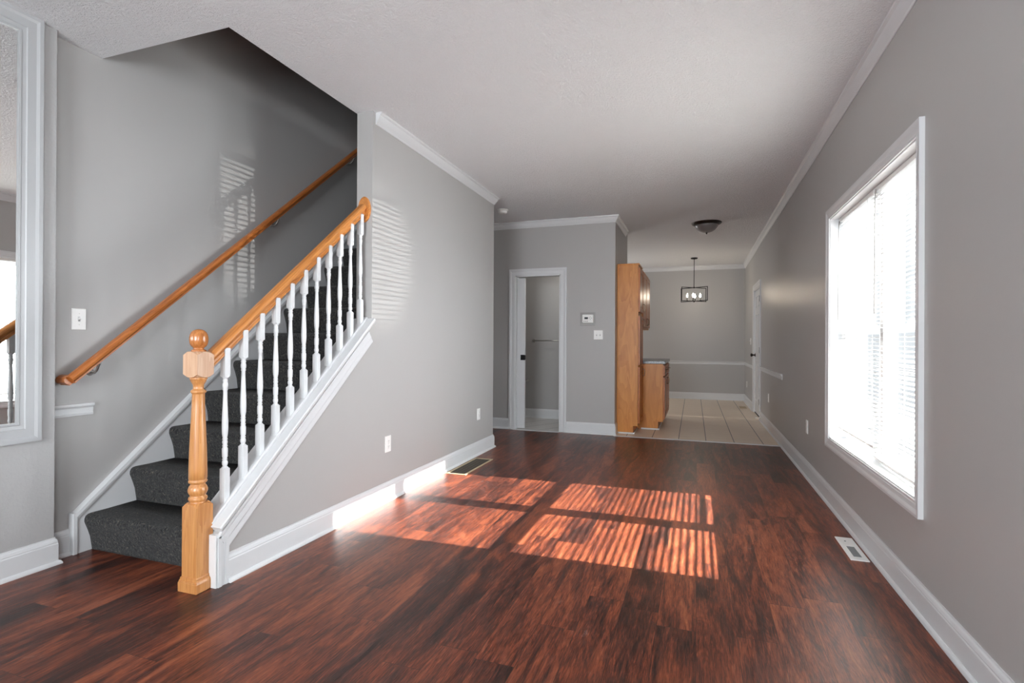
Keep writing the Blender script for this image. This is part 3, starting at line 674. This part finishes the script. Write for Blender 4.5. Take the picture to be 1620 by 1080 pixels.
plate('power_outlet', 'white wall outlet on the left wall near its far corner', 'outlet', (XL, 5.03, .413), (1, 0, 0), (0, 1, 0), 'outlet')
plate('power_outlet', 'white wall outlet on the right wall just beyond the window', 'outlet', (XR, 5.2, .43), (-1, 0, 0), (0, 1, 0), 'outlet')
plate('power_outlet', 'white wall outlet on the right wall under the short chair rail', 'outlet', (XR, 7.84, .425), (-1, 0, 0), (0, 1, 0), 'outlet')
plate('power_outlet', 'white wall outlet low beyond the side door', 'outlet', (XR, 11.1, .37), (-1, 0, 0), (0, 1, 0), 'outlet')
# thermostat
th = thing('thermostat', 'white thermostat with a small dark display on a grey backing plate', 'thermostat', (-1.313, YA, 1.45))
MB().box(-1.41, -1.216, YA-.006, YA, 1.368, 1.535, .002).build('backing_plate', 'greyplate', th, 'grey backing plate')
bo = MB().box(-1.378, -1.238, YA-.030, YA-.006, 1.402, 1.506, .006).build('body', 'plastic', th)
MB().box(-1.350, -1.305, YA-.0315, YA-.029, 1.448, 1.474).build('display', 'lcd', bo, 'small dark display')
for dx, dz in ((0, .014), (0, -.014), (-.014, 0), (.014, 0)):
    MB().box(-1.275+dx-.004, -1.275+dx+.004, YA-.0325, YA-.029, 1.462+dz-.004, 1.462+dz+.004, .001).build('button', 'grille', bo)
b_ = MB()
for q in range(5): b_.box(-1.36+q*.012, -1.355+q*.012, YA-.0306, YA-.029, 1.414, 1.428)
b_.build('vent_slots', 'grille', bo)

# ------------------------------------------------------------------ floor registers
def flat_ring(b_, x0, x1, y0, y1, z0, z1, w):
    b_.box(x0, x0+w, y0, y1, z0, z1, .0015).box(x1-w, x1, y0, y1, z0, z1, .0015).box(x0+w, x1-w, y0, y0+w, z0, z1, .0015).box(x0+w, x1-w, y1-w, y1, z0, z1, .0015)
rg = thing('floor_register', 'long tan metal floor register along the left baseboard', 'floor register', (-1.975, 4.53, 0))
X0, X1_, Ya, Yb = -2.072, -1.884, 4.20, 4.86
f_ = MB(); flat_ring(f_, X0, X1_, Ya, Yb, 0, .005, .020); f_.build('rim', 'brass', rg, 'tan metal rim')
f_ = MB().box(X0+.02, X1_-.02, Ya+.02, Yb-.02, 0, .001)
f_.build('duct_shadow', 'dark', rg)
f_ = MB()
k = 0; yv = Ya+.024
while yv < Yb-.024: f_.box(X0+.02, X1_-.02, yv, yv+.004, .0012, .0022); yv += .0125
for q in range(1, 4): f_.box(X0+.02+q*.037-.002, X0+.02+q*.037+.002, Ya+.02, Yb-.02, .001, .002)
f_.build('louvres', 'olive', rg)
rg = thing('floor_register', 'small white floor register below the window', 'floor register', (.822, 3.445, 0))
X0, X1_, Ya, Yb = .777, .866, 3.268, 3.622
f_ = MB(); f_.box(X0, X0+.026, Ya, Yb, 0, .006, .002).box(X1_-.024, X1_, Ya, Yb, 0, .006, .002).box(X0+.02, X1_-.02, 3.475, Yb, 0, .006, .002).box(X0+.02, X1_-.02, Ya, 3.315, 0, .006, .002)
f_.build('plate', 'plastic', rg)
f_ = MB().box(X0+.02, X1_-.02, 3.31, 3.48, 0, .001); f_.build('duct_shadow', 'dark', rg)
f_ = MB(); yv = 3.318
while yv < 3.475: f_.box(X0+.024, X1_-.022, yv, yv+.004, .001, .0045); yv += .008
f_.build('louvres', 'grille', rg, 'grey louvres')
MB().lathe([(.005, .005), (.005, .009)], (.815, 3.55, 0), seg=10).build('lever', 'grille', rg)
rg = thing('floor_register', 'beige floor register in the tile before the far wall', 'floor register', (.79, 10.4, 0))
f_ = MB(); flat_ring(f_, .72, .84, 10.25, 10.56, 0, .005, .015)
yv = 10.27
while yv < 10.54: f_.box(.735, .825, yv, yv+.006, 0, .004); yv += .014
f_.build('grille', 'brass', rg)

# ------------------------------------------------------------------ ceiling fittings
sm = thing('smoke_detector', 'round white smoke detector on the ceiling past the left wall', 'smoke detector', (-2.215, 5.98, HC))
MB().lathe([(.070, 0), (.070, -.010), (.066, -.014), (.056, -.015)], (-2.215, 5.98, HC), seg=28).build('base', 'plastic', sm)
MB().lathe([(.054, -.013), (.057, -.020), (.054, -.036), (.044, -.046), (.020, -.050), (0, -.050)], (-2.215, 5.98, HC), seg=28).build('cover', 'plastic', sm)
MB().lathe([(.004, -.046), (.004, -.052)], (-2.185, 5.95, HC), seg=8).build('test_button', 'grille', sm)
LX, LY = .110, 7.46
cl = thing('ceiling_light', 'dark bronze flush ceiling light with a smoky glass bowl', 'ceiling light', (LX, LY, HC))
MB().lathe([(.190, 0), (.190, -.006), (.182, -.016), (.168, -.022), (.160, -.030), (.148, -.034), (.140, -.034)], (LX, LY, HC), seg=40).build('rim', 'bronze', cl)
MB().lathe([(.148, -.030), (.144, -.046), (.130, -.066), (.108, -.092), (.078, -.112), (.045, -.124), (.014, -.129), (0, -.129)], (LX, LY, HC), seg=40).build('glass_bowl', 'bowl', cl, 'smoky textured glass bowl')
MB().lathe([(.014, -.127), (.014, -.133), (.008, -.137), (.009, -.143), (.004, -.150), (0, -.151)], (LX, LY, HC), seg=16).build('finial', 'bronze', cl)

CX_, CY_ = -.060, 10.45
cn = thing('chandelier', 'hanging black open-cage chandelier with four lit candle bulbs', 'chandelier', (CX_, CY_, HC))
MB().lathe([(.062, 0), (.062, -.012), (.054, -.020), (.012, -.024), (.008, -.030)], (CX_, CY_, HC), seg=28).build('canopy', 'black', cn)
zt, zb_ = 2.185, 1.935
MB().tube([(CX_, CY_, HC-.02), (CX_, CY_, zt)], .006, 10).lathe([(.010, 0), (.016, .010), (.016, .022), (.009, .030)], (CX_, CY_, zt-.012), seg=14).build('rod', 'black', cn)
fr_ = MB(); rr_ = .0065
def frame_rect(ang, hw, z0, z1):
    c, s = math.cos(ang), math.sin(ang)
    P = lambda u, z: (CX_+c*u, CY_+s*u, z)
    for a, b in ((P(-hw, z0), P(hw, z0)), (P(-hw, z1), P(hw, z1)), (P(-hw, z0-rr_), P(-hw, z1+rr_)), (P(hw, z0-rr_), P(hw, z1+rr_))): bar(fr_, a, b, rr_)
def bar(b_, a, b, r):
    a, b = Vector(a), Vector(b); d = (b-a).normalized(); X = d.cross(Vector((0, 0, 1)))
    X = X.normalized() if X.length > .1 else Vector((1, 0, 0)); Y = d.cross(X)
    vs = [p+X*sx*r+Y*sy*r for p in (a, b) for sx, sy in ((-1, -1), (1, -1), (1, 1), (-1, 1))]
    b_.add(vs, [(i, (i+1) % 4, (i+1) % 4+4, i+4) for i in range(4)]+[(3, 2, 1, 0), (4, 5, 6, 7)])
for ang in (R(-34), R(41)): frame_rect(ang, .28, zb_, zt)
fr_.build('cage', 'black', cn, 'black square-bar cage')
hb = MB().lathe([(.006, -.022), (.016, -.014), (.024, -.006), (.024, .008), (.012, .014)], (CX_, CY_, zb_), seg=16)
ar = hb
SP = [(-.118, -.03), (.108, .03), (.016, .105), (-.016, -.105)]
for dx, dy in SP: bar(ar, (CX_, CY_, zb_+.004), (CX_+dx, CY_+dy, zb_+.004), .005)
ar.build('hub', 'black', cn)
for dx, dy in SP:
    s_o = MB().lathe([(.012, 0), (.015, .004), (.010, .010), (.0095, .062), (.0, .062)], (CX_+dx, CY_+dy, zb_+.006), seg=14).build('candle_sleeve', 'black', cn)
    MB().lathe([(.005, 0), (.010, .012), (.0135, .026), (.0130, .038), (.008, .056), (.003, .070), (0, .074)], (CX_+dx, CY_+dy, zb_+.068), seg=14).build('bulb', 'bulb', s_o, 'glowing candle bulb')

# ------------------------------------------------------------------ kitchen cabinets
def cab_door(parent, xf, y0, y1, z0, z1, handle=None, name='door', mat='cabdoor'):
    """raised-panel front on a face looking +x at x = xf"""
    b_ = MB(); w = .055 if z1-z0 > .2 else .032; X = xf
    b_.box(X, X+.012, y0, y1, z0, z1)
    b_.box(X+.010, X+.020, y0, y0+w, z0, z1, .002).box(X+.010, X+.020, y1-w, y1, z0, z1, .002).box(X+.010, X+.020, y0+w-.002, y1-w+.002, z0, z0+w, .002).box(X+.010, X+.020, y0+w-.002, y1-w+.002, z1-w, z1, .002)
    if y1-y0 > 2.6*w and z1-z0 > 2.6*w: b_.box(X+.008, X+.018, y0+w+.012, y1-w-.012, z0+w+.012, z1-w-.012, .005)
    o = b_.build(name, mat, parent)
    if handle:
        hy, hz, vert = handle; xx = X+.020
        if vert: pts = [(xx, hy, hz-.045), (xx+.016, hy, hz-.047), (xx+.027, hy, hz-.030), (xx+.030, hy, hz), (xx+.027, hy, hz+.030), (xx+.016, hy, hz+.047), (xx, hy, hz+.045)]
        else: pts = [(xx, hy-.045, hz), (xx+.016, hy-.047, hz), (xx+.027, hy-.030, hz), (xx+.030, hy, hz), (xx+.027, hy+.030, hz), (xx+.016, hy+.047, hz), (xx, hy+.045, hz)]
        MB().tube(pts, .005, 8).build('handle', 'pull', o, 'curved metal pull')
    return o
PX0, PX1, PY0, PY1, PZ = XA+.001, -.705, 6.855, 7.30, 2.14
pc = thing('pantry_cabinet', 'tall narrow maple pantry cabinet standing against the return wall', 'cabinet', (PX0, PY0, 0))
b_ = MB().prism([(PX0, 0), (PX1-.058, 0), (PX1-.058, .10), (PX1, .10), (PX1, PZ), (PX0, PZ)], 'y', PY0, PY0+.014)
b_.box(PX0, PX1, PY0+.014, PY1, .10, PZ).box(PX0, PX1-.060, PY0+.014, PY1, 0, .10)
b_.box(PX0, PX1+.012, PY0-.004, PY1, PZ-.0005, PZ+.018, .003)
b_.build('carcass', 'cab', pc)
yy0, yy1 = PY0+.03, PY1-.015
cab_door(pc, PX1, yy0, yy1, .13, .845, (yy1-.03, .76, True))
cab_door(pc, PX1, yy0, yy1, .870, 1.500, (yy1-.03, 1.42, True))
cab_door(pc, PX1, yy0, yy1, 1.545, 2.105, (yy1-.03, 1.62, True))
MB().box(PX0, PX1-.040, PY0-.016, PY0, 0, .018, .004).box(PX1-.060, PX1-.044, PY0, PY1, 0, .018, .004).build('shoe_moulding', 'trim', pc, 'white shoe moulding')
UX1 = -.705
uc = thing('wall_cabinet', 'maple wall cabinet hung high just beyond the pantry', 'cabinet', (PX0, 7.305, 1.35))
MB().box(PX0, UX1, 7.303, 8.37, 1.345, 2.14).build('carcass', 'cab', uc)
cab_door(uc, UX1, 7.325, 7.83, 1.375, 2.105, (7.80, 1.45, True))
cab_door(uc, UX1, 7.845, 8.35, 1.375, 2.105, (7.875, 1.45, True))
BXF = -.425
bc = thing('base_cabinet', 'maple base cabinet with drawers under the dark countertop', 'cabinet', (PX0, 7.31, 0))
b_ = MB().prism([(PX0, 0), (BXF-.062, 0), (BXF-.062, .105), (BXF, .105), (BXF, .872), (PX0, .872)], 'y', 7.303, 7.318)
b_.box(PX0, BXF, 7.318, 8.50, .105, .872).box(PX0, BXF-.065, 7.318, 8.50, 0, .105)
b_.build('carcass', 'cab', bc)
for ya, yb2 in ((7.33, 7.90), (7.92, 8.485)):
    cab_door(bc, BXF, ya, yb2, .715, .850, ((ya+yb2)/2, .785, False), 'drawer')
cab_door(bc, BXF, 7.33, 7.90, .135, .695, (7.87, .62, True)); cab_door(bc, BXF, 7.92, 8.485, .135, .695, (7.95, .62, True))
MB().box(PX1, BXF-.045, 7.287, 7.303, 0, .018, .004).box(BXF-.065, BXF-.049, 7.303, 8.5, 0, .018, .004).build('shoe_moulding', 'trim', bc, 'white shoe moulding')
ct = thing('countertop', 'dark speckled countertop on the base cabinet', 'countertop', (PX0, 7.29, .874))
MB().box(PX0, BXF+.028, 7.304, 8.52, .874, .912, .004).build('slab', 'counter', ct)
MB().box(PX0, PX0+.018, 7.304, 7.86, .913, 1.01, .002).build('backsplash', 'counter', ct)

# ------------------------------------------------------------------ bathroom fittings
tw = thing('towel_bar', 'metal towel bar on the bathroom wall seen through the doorway', 'towel bar', (-2.36, 7.80, 1.18))
for xx in (-2.36, -1.78): MB().lathe([(.022, 0), (.022, .006), (.010, .012), (.009, .052), (.012, .056), (.012, .070), (.006, .074)], (xx, 7.80, 1.18), (0, -1, 0), 16).build('post', 'nickel', tw)
MB().tube([(-2.36, 7.738, 1.18), (-1.78, 7.738, 1.18)], .0075, 10).build('bar', 'nickel', tw)
tp = thing('toilet_paper_holder', 'small metal toilet paper holder low on the bathroom wall', 'toilet paper holder', (-2.46, 7.80, .55))
for xx in (-2.455, -2.60): MB().lathe([(.020, 0), (.020, .006), (.009, .012), (.008, .060), (.013, .064), (.013, .080), (.006, .084)], (xx, 7.80, .56), (0, -1, 0), 16).build('post', 'nickel', tp)
MB().tube([(-2.455, 7.728, .56), (-2.60, 7.728, .56)], .008, 10).build('roller', 'nickel', tp)

for o in bpy.data.objects:
    if '_org' in o: del o['_org']
